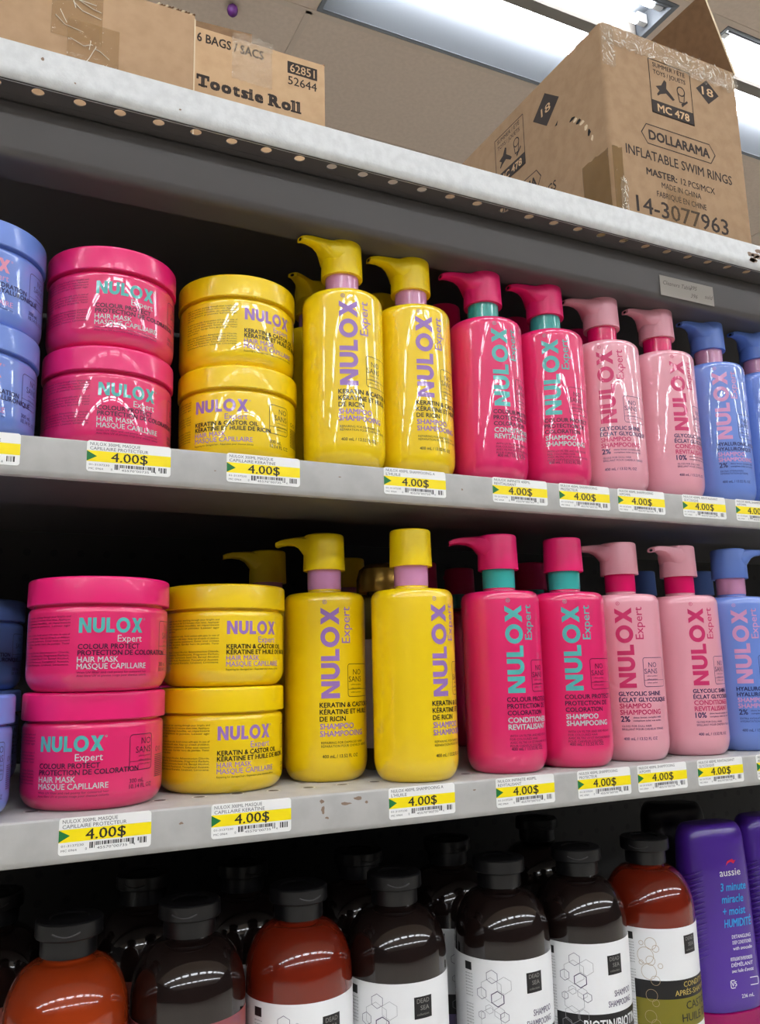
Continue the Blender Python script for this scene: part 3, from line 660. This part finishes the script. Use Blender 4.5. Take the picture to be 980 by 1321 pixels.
def label_for(kind):
    R = 40.25; mb = MB(); M = {'biotin': WHITE, 'castor': WHITE, 'coral': CORAL, 'coco': COCO}[kind]
    mb.lathe([(R - .2, 16), (R, 16), (R, 75), (R, 134), (R - .2, 134)], M, 72)
    # narrow column of instructions at the left, under a black heading
    wrap(mb, rect2d(-33, 124, -26, 130), SQK, R, 0, 0, .12, sl=3)
    for k in range(26): wrap(mb, fit('apply to wet hair, rinse', 1.0, 7.5), SQK, R, -33, 121 - 2.3 * k - (4 if k > 7 else 0) - (4 if k > 16 else 0), .12)
    if kind == 'biotin':
        for (cx, cz, r, c, th) in ((-8, 122, 5.2, VIO, .35), (-9, 112, 9.5, GREYL, .3), (1.5, 116, 6.5, GREYL, .3), (-17, 109, 4.6, VIO, .35), (-4, 106, 6, VIO, .7), (-11, 98, 3.6, GREYL, .3), (-10, 90, 9.5, GREYL, .3), (-17.5, 93, 3.2, VIO, .3), (1, 93, 4, VIO, .35), (-3, 96, 4.5, GREYL, .3), (-12, 79, 7, GREYL, .3), (-17, 72, 4.5, GREYL, .3), (-3, 79, 5, GREYL, .3), (-12, 58, 8, GREYL, .3)):
            wrap(mb, ring2d(cx, cz, r, th, 6, PI / 6), c, R, 0, 0, .3, sl=3)
        square_mark(mb, R, 20, 109)
        for k, s in enumerate(('SHAMPOO', 'SHAMPOOING')): wrap(mb, fit(s, 4.6, 21 if k == 0 else 27.5, align='R', bold=.012), VIO, R, 46, 92 - 7.4 * k, .14)
        wrap(mb, rect2d(-26, 64, 56, 80), SQK, R, 0, 0, .12, sl=3); wrap(mb, fit('BIOTIN/BIOTINE', 7.6, 60, bold=.03), WHITE, R, -3, 68, .3, sl=3)
        wrap(mb, rect2d(-26, 45, 56, 64), LAV, R, 0, 0, .12, sl=3); wrap(mb, fit('caffeine & vitamins', 3.6, 38, shear=.2), LTXT, R, 10, 57, .3)
    elif kind == 'castor':
        for (cx, cz, r) in ((-11, 122, 5), (-7, 118, 3), (-16, 112, 7), (-12, 108, 4), (-19, 122, 2), (-14, 99, 6.5), (-9, 92, 4), (-13, 80, 5), (-10, 74, 3), (-15, 63, 5), (-11, 57, 4), (-17, 48, 6), (-10, 44, 3.5), (-6, 40, 5), (-20, 106, 2), (-4, 104, 2.2)):
            wrap(mb, ring2d(cx, cz, r, .35, 20), TAN, R, 0, 0, .3)
        square_mark(mb, R, 20, 112)
        wrap(mb, rect2d(-27, 77, 58, 92), SQK, R, 0, 0, .12, sl=3)
        for k, s in enumerate(('CONDITIONER', 'APRÈS-SHAMPOOING')): wrap(mb, fit(s, 4.2, bold=.01), GOLD, R, (16, 7)[k], 86 - 6.4 * k, .3)
        wrap(mb, rect2d(-27, 54, 58, 77), OLV, R, 0, 0, .12, sl=3)
        for k, s in enumerate(('CASTOR OIL', 'HUILE DE RICIN')): wrap(mb, fit(s, 6.2, bold=.015), SQK, R, (17, 12)[k], 68 - 9.5 * k, .3)
        wrap(mb, fit('Strengthening', 4.2, shear=.3), SQK, R, 14, 45, .3)
        for k, s in enumerate(('moisturises & nourishes', 'hydrate et nourrit')): wrap(mb, fit(s, 2.0, shear=.2), SQK, R, 15, 39 - 4 * k, .3)
    elif kind == 'coco':
        wrap(mb, frame2d(-28, 96, -4, 124, .4, 2), LTXT, R, 0, 0, .14, sl=3)
        for k, (q, hh) in enumerate((('DEAD', 6), ('SEA', 6), ('collection', 3))): wrap(mb, fit(q, hh), LTXT, R, -25, (114, 105, 99)[k], .2)
        for k, (s, hh) in enumerate((('coconut', 7), ('noix de coco', 7), ('moisturizes & nourishes', 3), ('hydrate & nourrit', 3))): wrap(mb, fit(s, hh, shear=.25), LTXT, R, 4, (114, 103, 95, 88)[k], .2)
    else:
        square_mark(mb, R, 0, 90)
    return mb
DP = {}
def dome_bottle(body, lab, x, y, nang, capdeg, label, group):
    rz = -math.atan2(x, y + 570.2) + math.radians(nang); key = (body, lab)
    nm = {'amber': 'orange_bottle', 'red': 'red_bottle', 'dark': 'dark_brown_bottle'}[body]
    if key not in DP:
        t = thing(nm, label, 'bottle', x, y, zD, rz, group)
        mb = MB(); dome_body(mb, BODY[body]); mb.build('bottle_body', t, angle=50)
        label_for(lab).build('label_wrap', t)
        mb = MB(); mb.lathe([(14, 182.4), (18.2, 182.2), (18.4, 183), (18.3, 193.6), (14, 193.7)], CAPK, 48); cb = mb.build('cap', t)
        mb = MB(); mb.lathe([(14, 194), (21.4, 193.8), (22, 194.6), (21.8, 203.6), (20.8, 204.6), (13, 204.7), (12, 203.6), (.01, 203.2)], CAPK, 48)
        mb.tube([(21.3 * math.sin(a), -21.6 * math.cos(a), 199.5 - 2.6 * math.cos(a * 3.4)) for a in [-.42 + .84 * k / 10 for k in range(11)]], .7, mat('black_cap_notch', '3A383A', rough=.3), 6)
        mb.build('flip_lid', cb); DP[key] = t
    else: t = copy_thing(DP[key], nm, label, x, y, zD, rz, group)
    for c in t.children:
        if c.name.startswith('cap'): c.rotation_euler = (0, 0, math.radians(capdeg))
    return t
GD = 'domed dark bottles on the bottom shelf'
FY0 = 77
dome_bottle('amber', 'coco', 74, 75, -50, 45, 'orange bottle with black cap at the left end of the bottom row', GD)
dome_bottle('dark', 'coral', 156, 77, 10, -20, 'dark brown bottle with a reddish label, second from the left in the bottom row', GD)
dome_bottle('red', 'biotin', 239, 77, -4, 30, 'red bottle with white label, third from the left in the bottom row', GD)
dome_bottle('dark', 'biotin', 320, 76, -10, 20, 'dark brown bottle right of the white-labelled red one, SHAMPOO just cut by the picture edge', GD)
dome_bottle('dark', 'biotin', 420.5, 77, -2, 200, 'middle dark brown SHAMPOO bottle of the three, black band at its bottom edge', GD)
dome_bottle('dark', 'biotin', 503, 77, 2, 2, 'dark brown BIOTIN shampoo bottle next to the castor oil conditioner', GD)
dome_bottle('red', 'castor', 584, 78, 14, -30, 'red CASTOR OIL conditioner bottle with white and olive label', GD)
GD2 = 'shaded domed bottles behind the front row of the bottom shelf'
dome_bottle('dark', 'coco', 30, 178, 5, 0, 'shaded bottle with a framed label behind the left end orange bottle', GD2)
dome_bottle('dark', 'coco', 143, 182, -20, 0, 'shaded coconut bottle between the orange bottle and the reddish-label one', GD2)
dome_bottle('dark', 'biotin', 225, 178, 30, 0, 'shaded bottle showing a white label left of the third front bottle', GD2)
dome_bottle('dark', 'biotin', 330, 168, 30, 0, 'shaded dark bottle with hexagon label between third and fourth front bottles', GD2)
dome_bottle('dark', 'biotin', 425, 172, 30, 0, 'shaded dark bottle showing a sliver of white label between fourth and fifth', GD2)
dome_bottle('dark', 'biotin', 560, 215, 20, 0, 'shaded bottle with a black square on white label behind the fifth front bottle', GD2)

# purple bottles standing on magenta caps
PUR = mat('purple_plastic', '4E2598', rough=.3, coat=.5); MAG = mat('magenta_cap_plastic', 'D0147E', rough=.25, coat=.6)
ABL = mat('print_blue', '2FA4E8', rough=.4); AW = mat('print_white', 'F0EEF4', rough=.4); AR = mat('print_red', 'E01848', rough=.4)
def squash(mb, prof, M, n=56, e=.78):
    vs = []; fs = []
    for (a, bq, z) in prof:
        for k in range(n):
            t = 2 * PI * k / n; c, s = math.cos(t), math.sin(t)
            vs.append((a * math.copysign(abs(c) ** e, c), bq * math.copysign(abs(s) ** e, s), z))
    for i in range(len(prof) - 1):
        for k in range(n): fs.append((i * n + k, i * n + (k + 1) % n, (i + 1) * n + (k + 1) % n, (i + 1) * n + k))
    fs += [tuple(range(n - 1, -1, -1)), tuple((len(prof) - 1) * n + k for k in range(n))]
    mb.add(vs, fs, M)
def pur_bottle(x, y, deg, label, dark=False):
    t = thing('purple_bottle', label, 'bottle', x, y, zD, math.radians(deg), 'purple bottles standing on their caps')
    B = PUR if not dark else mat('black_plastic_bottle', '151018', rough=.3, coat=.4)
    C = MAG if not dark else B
    mb = MB(); squash(mb, [(33, 21, 0), (35.5, 23.5, 2), (36, 24, 8), (36.4, 24.4, 44), (35, 23, 45)], C); mb.build('cap', t)
    prof = [(35.6, 23.6, 45.4), (36.6, 24.6, 47), (36.8, 24.8, 60)]
    for k in range(41):
        z = 62 + k * 2.5; w = 36.8 - (z - 62) * .012; prof.append((w, 24.8 - (z - 62) * .03, z))
    prof += [(35, 21, 176), (34.6, 20, 186)]
    for k in range(1, 8):
        a = PI / 2 * k / 7; prof.append((26 + 8.6 * math.cos(a), 12 + 8 * math.cos(a), 186 + 23 * math.sin(a) ** .8))
    mb.keep = False; squash(mb, prof, B)
    for k in range(17):     # grip ribs along the narrow left flank
        z = 88 + k * 4.6
        mb.tube([(-36.8 * (1 - (abs(q) / 24.2) ** 2.56) ** .39, q, z + .02 * q * q) for q in (-20, -17, -13, -9, -4, 0, 5, 9)], [.3, .9, 1.3, 1.4, 1.4, 1.4, 1.3, .5], B, 8)
    mb.build('bottle_body', t, angle=50)
    if not dark:
        mb = MB(); y0 = -24.9
        def put(g, M, u, z, yy=y0): 
            vs, fs = g; mb.add([(u + a, yy - l + 14.5 * (max(0, abs(u + a) - 8) / 36) ** 2.6 + (z + b - 62) * .030, z + b) for (a, b), l in zip(vs, lifts(vs, fs))], fs, M)
        put(fit('aussie', 6.5, 24, align='L', bold=.01), AW, -8, 163)
        put(([(0, 0), (3, 2.5), (6, 3.2), (9, 1.5), (12, 4.5), (9.5, 4.2), (8, 5.8), (5, 5), (2, 4)], [tuple(range(9))]), AR, 0, 172)
        for k, s in enumerate(('3 minute', 'miracle', '+ moist', 'HUMIDITÉ')): put(fit(s, 6.8, (30, 25, 26, 32)[k], shear=.15, bold=.03), ABL, -9, 150 - 10.6 * k)
        for k, s in enumerate(('DETANGLING', 'DEEP CONDITIONER', 'with avocado')): put(fit(s, 3.0, 22, shear=.1, bold=.01), AW, -2, 108 - 5 * k)
        for k, s in enumerate(('REVITALISANT EN PROFONDEUR', 'DÉMÊLANT', "avec huile d'avocat")): put(fit(s, 3.0, 25, shear=.1, bold=.01), AW, -6, 89 - 5 * k)
        put(frame2d(-9, 66, 24, 73, .7, 1.5), AW, 0, 0); put(fit('V5', 4, 6, bold=.02), AW, -8, 67.6); put(fit('236 mL', 3, 14), AW, 2, 57)
        mb.build('label_print', t, smooth=False)
    return t
pur_bottle(668, 80, -8, 'purple conditioner bottle with blue lettering standing on a magenta cap at the bottom right')
pur_bottle(752, 84, -8, 'second purple bottle, a sliver of it showing at the right edge of the bottom row')
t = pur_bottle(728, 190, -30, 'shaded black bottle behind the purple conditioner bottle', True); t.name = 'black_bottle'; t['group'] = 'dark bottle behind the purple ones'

# ------------------------------------------------------------------ cartons on the top shelf
def carton_shell(mb, x0, y0, z0, x1, y1, z1, M, rad=3, seg=3):
    p = []
    for cx, cy, a0 in ((x1 - rad, y1 - rad, 0), (x0 + rad, y1 - rad, 90), (x0 + rad, y0 + rad, 180), (x1 - rad, y0 + rad, 270)):
        for k in range(seg + 1):
            a = math.radians(a0 + 90 * k / seg); p.append((cx + rad * math.cos(a), cy + rad * math.sin(a)))
    n = len(p)
    mb.add([(a, b, z0) for a, b in p] + [(a, b, z1) for a, b in p], [(k, (k + 1) % n, n + (k + 1) % n, n + k) for k in range(n)] + [tuple(range(n - 1, -1, -1)), tuple(n + k for k in range(n))], M)
def crinkle(mb, x0, z0, x1, z1, y, M, amp=1.2, nx=22, nz=8, ragged=0.0):
    vs = []
    for j in range(nz + 1):
        for i in range(nx + 1):
            e = ragged * random.random() if j in (0, nz) else 0
            vs.append((x0 + (x1 - x0) * i / nx, y - .25 - amp * random.random() ** 2.2, z0 + (z1 - z0) * j / nz + (e if j == 0 else -e)))
    mb.add(vs, [(j * (nx + 1) + i, j * (nx + 1) + i + 1, (j + 1) * (nx + 1) + i + 1, (j + 1) * (nx + 1) + i) for j in range(nz) for i in range(nx)], M)
# swim rings carton
t = thing('cardboard_carton', 'large taped cardboard carton printed DOLLARAMA INFLATABLE SWIM RINGS on the top shelf', 'carton', 0, -CAM_SHIFT, 0); MB.unit = CAM_SCALE
DX0, DY0, DX1, DY1, DZ0, DZ1 = 551.5, 15.0, 745.0, 345.0, 406.0, 652.0
mb = MB(); carton_shell(mb, DX0, DY0, DZ0, DX1, DY1, DZ1, CARD, 6, 4)
Y = DY0 - .15
def pr(s, h, x, z, w=None, bold=.02, shear=0): flat_y(mb, fit(s, h, w, bold=bold, shear=shear), PRINT, x, z, Y)
def symbol(put, u, z):        # framed care mark: toys over a dark band
    put(frame2d(u, z, u + 60, z + 64.5, 1.0, .5, 1), PRINT); put(rect2d(u, z, u + 60, z + 15.5), PRINT)
    for s, zz in (('SUMMER / ÉTÉ', 56), ('TOYS / JOUETS', 47.5)):
        g, fs = fit(s, 5.0, 46, bold=.02); put(([(a + u + 6, b + z + zz) for a, b in g], fs), PRINT)
    # toy plane and bucket with spade
    put(([(u + 8 + a, z + 20 + b) for a, b in ((0, 13), (8, 16), (13, 24), (16, 22), (15, 14), (22, 8), (26, 4), (23, 2), (14, 8), (6, 5), (2, 2), (1, 4), (5, 9))], [tuple(range(13))]), PRINT)
    put(ring2d(u + 44, z + 37, 6, 1.4, 16), PRINT); put(([(u + 37.5 + a, z + 21 + b) for a, b in ((1, 14), (3, 2), (10, 2), (12, 14), (10.8, 14), (9, 3.4), (4, 3.4), (2.2, 14))], [tuple(range(8))]), PRINT)
    put(([(u + 44 + a, z + 18 + b) for a, b in ((0, 0), (3, 3), (9, 8), (8, 10), (3, 6), (-1, 4))], [tuple(range(6))]), PRINT)
    g, fs = fit('MC 478', 8.5, 45, bold=.03); put(([(a + u + 8, b + z + 3.5) for a, b in g], fs), CARDL)
def py_(g, M): 
    flat_y(mb, g, M, 0, 0, Y - (.12 if M is CARDL else 0))
symbol(py_, 612.5, 565.2)
def diamond(put, u, z, k):
    put(([(u - k, z), (u, z - k * .86), (u + k, z), (u, z + k * .86)], [(0, 1, 2, 3)]), PRINT)
    g, fs = fit('18', 9.5, 17, align='C', bold=.02); put(([(a + u, b + z - 4.7) for a, b in g], fs), CARDL)
diamond(py_, 697, 614, 17)
def hexa(put, x0, x1, z0, z1, th=1.1):
    zm = (z0 + z1) / 2; q = 8
    o = [(x0, zm), (x0 + q, z1), (x1 - q, z1), (x1, zm), (x1 - q, z0), (x0 + q, z0)]
    i = [(x0 + th * 1.4, zm), (x0 + q + .4, z1 - th), (x1 - q - .4, z1 - th), (x1 - th * 1.4, zm), (x1 - q - .4, z0 + th), (x0 + q + .4, z0 + th)]
    put((o + i, [(k, (k + 1) % 6, (k + 1) % 6 + 6, k + 6) for k in range(6)]), PRINT)
hexa(py_, 594, 699.5, 525.8, 549.3)
pr('DOLLARAMA', 10.5, 604.5, 532, 86, .05); pr('INFLATABLE SWIM RINGS', 10.5, 571.5, 507.5, 149, .022); pr('MASTER:', 7.4, 596.8, 490, 42, .04); pr('12 PCS/MCX', 7.0, 644, 490, 48.5, .02)
pr('MADE IN CHINA', 6.2, 616.3, 479.3, 55, .018); pr('FABRIQUÉ EN CHINE', 6.2, 608.7, 468, 69, .018); pr('14-3077963', 17.5, 579.5, 445.3, 128, .022)
XS = DX0 - .15
def px_(g, M):
    flat_x(mb, g, M, 213.6, 0, XS - (.12 if M is CARDL else 0))
symbol(px_, 0, 572.3); diamond(px_, 102, 614, 24); hexa(px_, -20, 87, 530, 553)
def prx(s, h, y, z, w, bold=.02): 
    g, fs = fit(s, h, w, bold=bold); px_(([(a + 213.6 - y, b + z) for a, b in g], fs), PRINT)
prx('DOLLARAMA', 10.5, 222, 536, 86, .05); prx('INFLATABLE SWIM RINGS', 10.5, 252, 512, 150, .022); prx('MASTER: 12 PCS/MCX', 7, 225, 494, 97); prx('14-3077963', 17.5, 240, 449, 128)
# scuffs and the torn cut on the side
for (yy, zz, a, c) in ((69, 574, 7, 3), (64, 570, 6, 3), (59, 565, 6, 4), (54, 560, 6, 4), (48, 551, 5, 5), (44, 543, 4, 6), (40, 534, 3, 5)):
    vs = [(XS - .05, yy + a * (.6 + .5 * random.random()) * math.cos(2 * PI * k / 9) / 1.4, zz + c * (.6 + .5 * random.random()) * math.sin(2 * PI * k / 9) / 1.4) for k in range(9)]
    mb.add(vs, [tuple(range(9))], HOLE if (yy in (69, 59, 44)) else CARDEDGE)
mb.add([(XS - .05, 98, 584), (XS - .05, 92, 588), (XS - .05, 94, 583)], [(0, 1, 2)], HOLE)
mb.build('carton_body', t, smooth=True, angle=30)
# raised flap hinged on the right top edge, leaning in
a0, a1 = Vector((744, 16, 652)), Vector((744, 344, 652)); lean = Vector((-37, 0, 92)); nrm = Vector((.93, 0, .37)) * 3
vs = [a0, a1, a1 + lean, a0 + lean]; mb = MB()
mb.add(vs, [(0, 1, 2, 3)], CARDIN); mb.add([v + nrm for v in vs], [(3, 2, 1, 0)], CARD)
mb.add(vs + [v + nrm for v in vs], [(0, 4, 5, 1), (1, 5, 6, 2), (2, 6, 7, 3), (3, 7, 4, 0)], CARDEDGE)
o = mb.build('flap', t, smooth=False); o['label'] = 'raised top flap with darker brown inner face'
mb = MB()
crinkle(mb, 552, 626, 744, 653, DY0, TAPEW, 2.2, 48, 7, 5); crinkle(mb, 640, 622, 744, 640, DY0 - .5, TAPEW, 2.2, 26, 4, 5)
crinkle(mb, 549, 600, 566, 656, DY0 - .4, TAPEW, 2.0, 8, 12, 3)
mb.build('clear_tape', t, smooth=False)
mb = MB(); SHINE = mat('tape_crease', 'F2EDE2', rough=.15, coat=1.0); rnd = random.Random(5)  # near-white strokes paint glints along the tape's creases
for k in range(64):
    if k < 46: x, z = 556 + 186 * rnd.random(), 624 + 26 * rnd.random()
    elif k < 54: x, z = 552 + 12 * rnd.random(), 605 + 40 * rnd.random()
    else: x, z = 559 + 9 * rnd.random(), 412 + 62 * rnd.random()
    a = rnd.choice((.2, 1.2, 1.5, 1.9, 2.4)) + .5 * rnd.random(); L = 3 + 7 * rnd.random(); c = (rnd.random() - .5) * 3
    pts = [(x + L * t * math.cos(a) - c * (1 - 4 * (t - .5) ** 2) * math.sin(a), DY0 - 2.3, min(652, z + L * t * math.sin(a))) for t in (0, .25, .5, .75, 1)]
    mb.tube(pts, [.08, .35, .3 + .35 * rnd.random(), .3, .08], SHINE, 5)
mb.build('crease_glints', t)
mb = MB(); crinkle(mb, 553, 407, 566, 512, DY0, TAPEB, .6, 6, 12, 2)
vs = []
for j in range(13):
    for i in range(9): vs.append((XS - .3 - .7 * random.random() ** 2, 58 - 40 * i / 8, 407 + 104 * j / 12 - (3 * random.random() if j == 12 else 0)))
mb.add(vs, [(j * 9 + i, j * 9 + i + 1, (j + 1) * 9 + i + 1, (j + 1) * 9 + i) for j in range(12) for i in range(8)], TAPEB)
crinkle(mb, 560, 407, 569, 478, DY0 - .4, TAPEW, 2.4, 5, 16, 3)
mb.build('corner_tape', t, smooth=True, angle=60)
mb = MB(); crinkle(mb, 622, 443, 664, 482, DY0, mat('thin_tape', '9C7C54', rough=.15, alpha=.25), .1, 6, 6, 0); mb.build('tape_patch', t)

# candy carton
t = thing('cardboard_carton', 'pale cardboard carton printed Tootsie Roll on the top shelf behind the plain one', 'carton', 0, -CAM_SHIFT, 0); MB.unit = CAM_SCALE
mb = MB(); TY = 100.0; carton_shell(mb, 142.0, TY, 406, 279.0, 260, 573, CARDL, 2, 2); Y = TY - .15
pr('6 BAGS / SACS', 8.6, 154.6, 559, 62.5, .03); flat_y(mb, rect2d(240.5, 553.6, 270.5, 566.2), PRINT, 0, 0, Y)
flat_y(mb, fit('62851', 8.4, 25, bold=.02), CARDL, 243, 555.6, Y - .1); pr('52644', 8.6, 241, 542, 29, .02); 
x = 155.2
for ch in 'Tootsie Roll':
    if ch == ' ': x += 4.6; continue
    g, fs = fit(ch, 11.0, bold=.085); w = max(a for a, b in g); xc = x + w / 2
    flat_y(mb, (g, fs), PRINT, x, 514.2, Y)
    if ch == 'T': flat_y(mb, rect2d(xc - 4, 514, xc + 4, 516), PRINT, 0, 0, Y); flat_y(mb, rect2d(x - .4, 520.6, x + 1.6, 525.8), PRINT, 0, 0, Y); flat_y(mb, rect2d(x + w - 1.6, 520.6, x + w + .4, 525.8), PRINT, 0, 0, Y)
    if ch in 'il': flat_y(mb, rect2d(x - 1.2, 513.6, x + w + 1.2, 515.4), PRINT, 0, 0, Y); flat_y(mb, rect2d(x - 1.4, 519.6 if ch == 'i' else 523.6, x + w * .6, 521.4 if ch == 'i' else 525.4), PRINT, 0, 0, Y)
    if ch == 'R': flat_y(mb, rect2d(x - 1.2, 513.6, x + 4.4, 515.4), PRINT, 0, 0, Y); flat_y(mb, rect2d(x - 1.2, 523.8, x + 3, 525.6), PRINT, 0, 0, Y); flat_y(mb, rect2d(x + w - 3, 513.6, x + w + 1.4, 515.4), PRINT, 0, 0, Y)
    x += w + (1.9 if ch in 'ilR' else 1.0)

mb.build('carton_body', t, smooth=True, angle=30)
mb = MB(); p0, p1 = Vector((150, 101, 573.2)), Vector((205, 101, 573.2)); up = Vector((0, 30, 12)); tk = Vector((0, 1.2, -3))
vs = [Vector((150, 100.5, 573.3)), Vector((206, 100.5, 573.3)), Vector((207.5, 105, 587)), Vector((150, 105, 583))]
mb.add(vs, [(0, 1, 2, 3)], CARDIN); off = Vector((0, 2.2, 1.0)); mb.add([v + off for v in vs], [(3, 2, 1, 0)], CARDL)
mb.add(vs + [v + off for v in vs], [(0, 4, 5, 1), (1, 5, 6, 2), (2, 6, 7, 3), (3, 7, 4, 0)], CARDEDGE); mb.build('flap', t, smooth=False)
mb = MB(); crinkle(mb, 187, 530, 225, 574, TY, TAPEW, 1.0, 14, 16, 1.5); crinkle(mb, 187, 566, 226, 580, TY - .4, TAPEW, 1.6, 14, 4, 3); mb.build('clear_tape', t, smooth=False)
mb = MB(); mb.add([(273, 101, 573), (279, 101, 573), (279.5, 103, 577), (276, 104, 576)], [(0, 1, 2, 3)], CARDIN); mb.add([(273, 101.5, 573), (279, 101.5, 573), (279.5, 103.5, 577), (276, 104.5, 576)], [(3, 2, 1, 0)], CARDL); mb.build('torn_corner', t, smooth=False)

# plain carton
t = thing('cardboard_carton', 'plain tan cardboard carton with clear tape at the left end of the top shelf', 'carton', 0, -CAM_SHIFT, 0); MB.unit = CAM_SCALE
mb = MB(); carton_shell(mb, -190, 40, 406, 139.5, 300, 531, CARDP, 2, 2)
mb.add([(138.4, 39.9, 408), (139.6, 39.9, 408), (139.6, 39.9, 528), (138.4, 39.9, 528)], [(0, 1, 2, 3)], CARDEDGE)
mb.build('carton_body', t, smooth=True, angle=30)
mb = MB()
for k in range(14):
    x = 108 + k * 2.2; mb.tube([(x, 40.5 + random.random(), 531.2), (x + 2.4, 40.3, 532.2 + random.random())], .6 + .4 * random.random(), CARDIN if k % 3 else CARDEDGE, 5)
mb.build('frayed_edge', t)
mb = MB(); crinkle(mb, 30, 478, 67, 531, 40, TAPE, .25, 10, 10, 0); crinkle(mb, 42, 432, 80, 495, 39.8, TAPE, .25, 10, 10, 0)
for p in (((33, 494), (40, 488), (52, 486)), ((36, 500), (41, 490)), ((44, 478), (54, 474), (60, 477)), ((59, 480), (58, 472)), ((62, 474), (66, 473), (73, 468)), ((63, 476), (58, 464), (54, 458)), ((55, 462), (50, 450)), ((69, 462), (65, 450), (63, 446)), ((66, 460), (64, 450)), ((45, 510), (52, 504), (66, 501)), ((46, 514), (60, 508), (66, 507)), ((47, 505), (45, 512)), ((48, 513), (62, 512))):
    mb.tube([(a, 39.3, b) for a, b in p], .32, SHINE, 5)  # pale strokes painted in as highlights on the crinkled tape
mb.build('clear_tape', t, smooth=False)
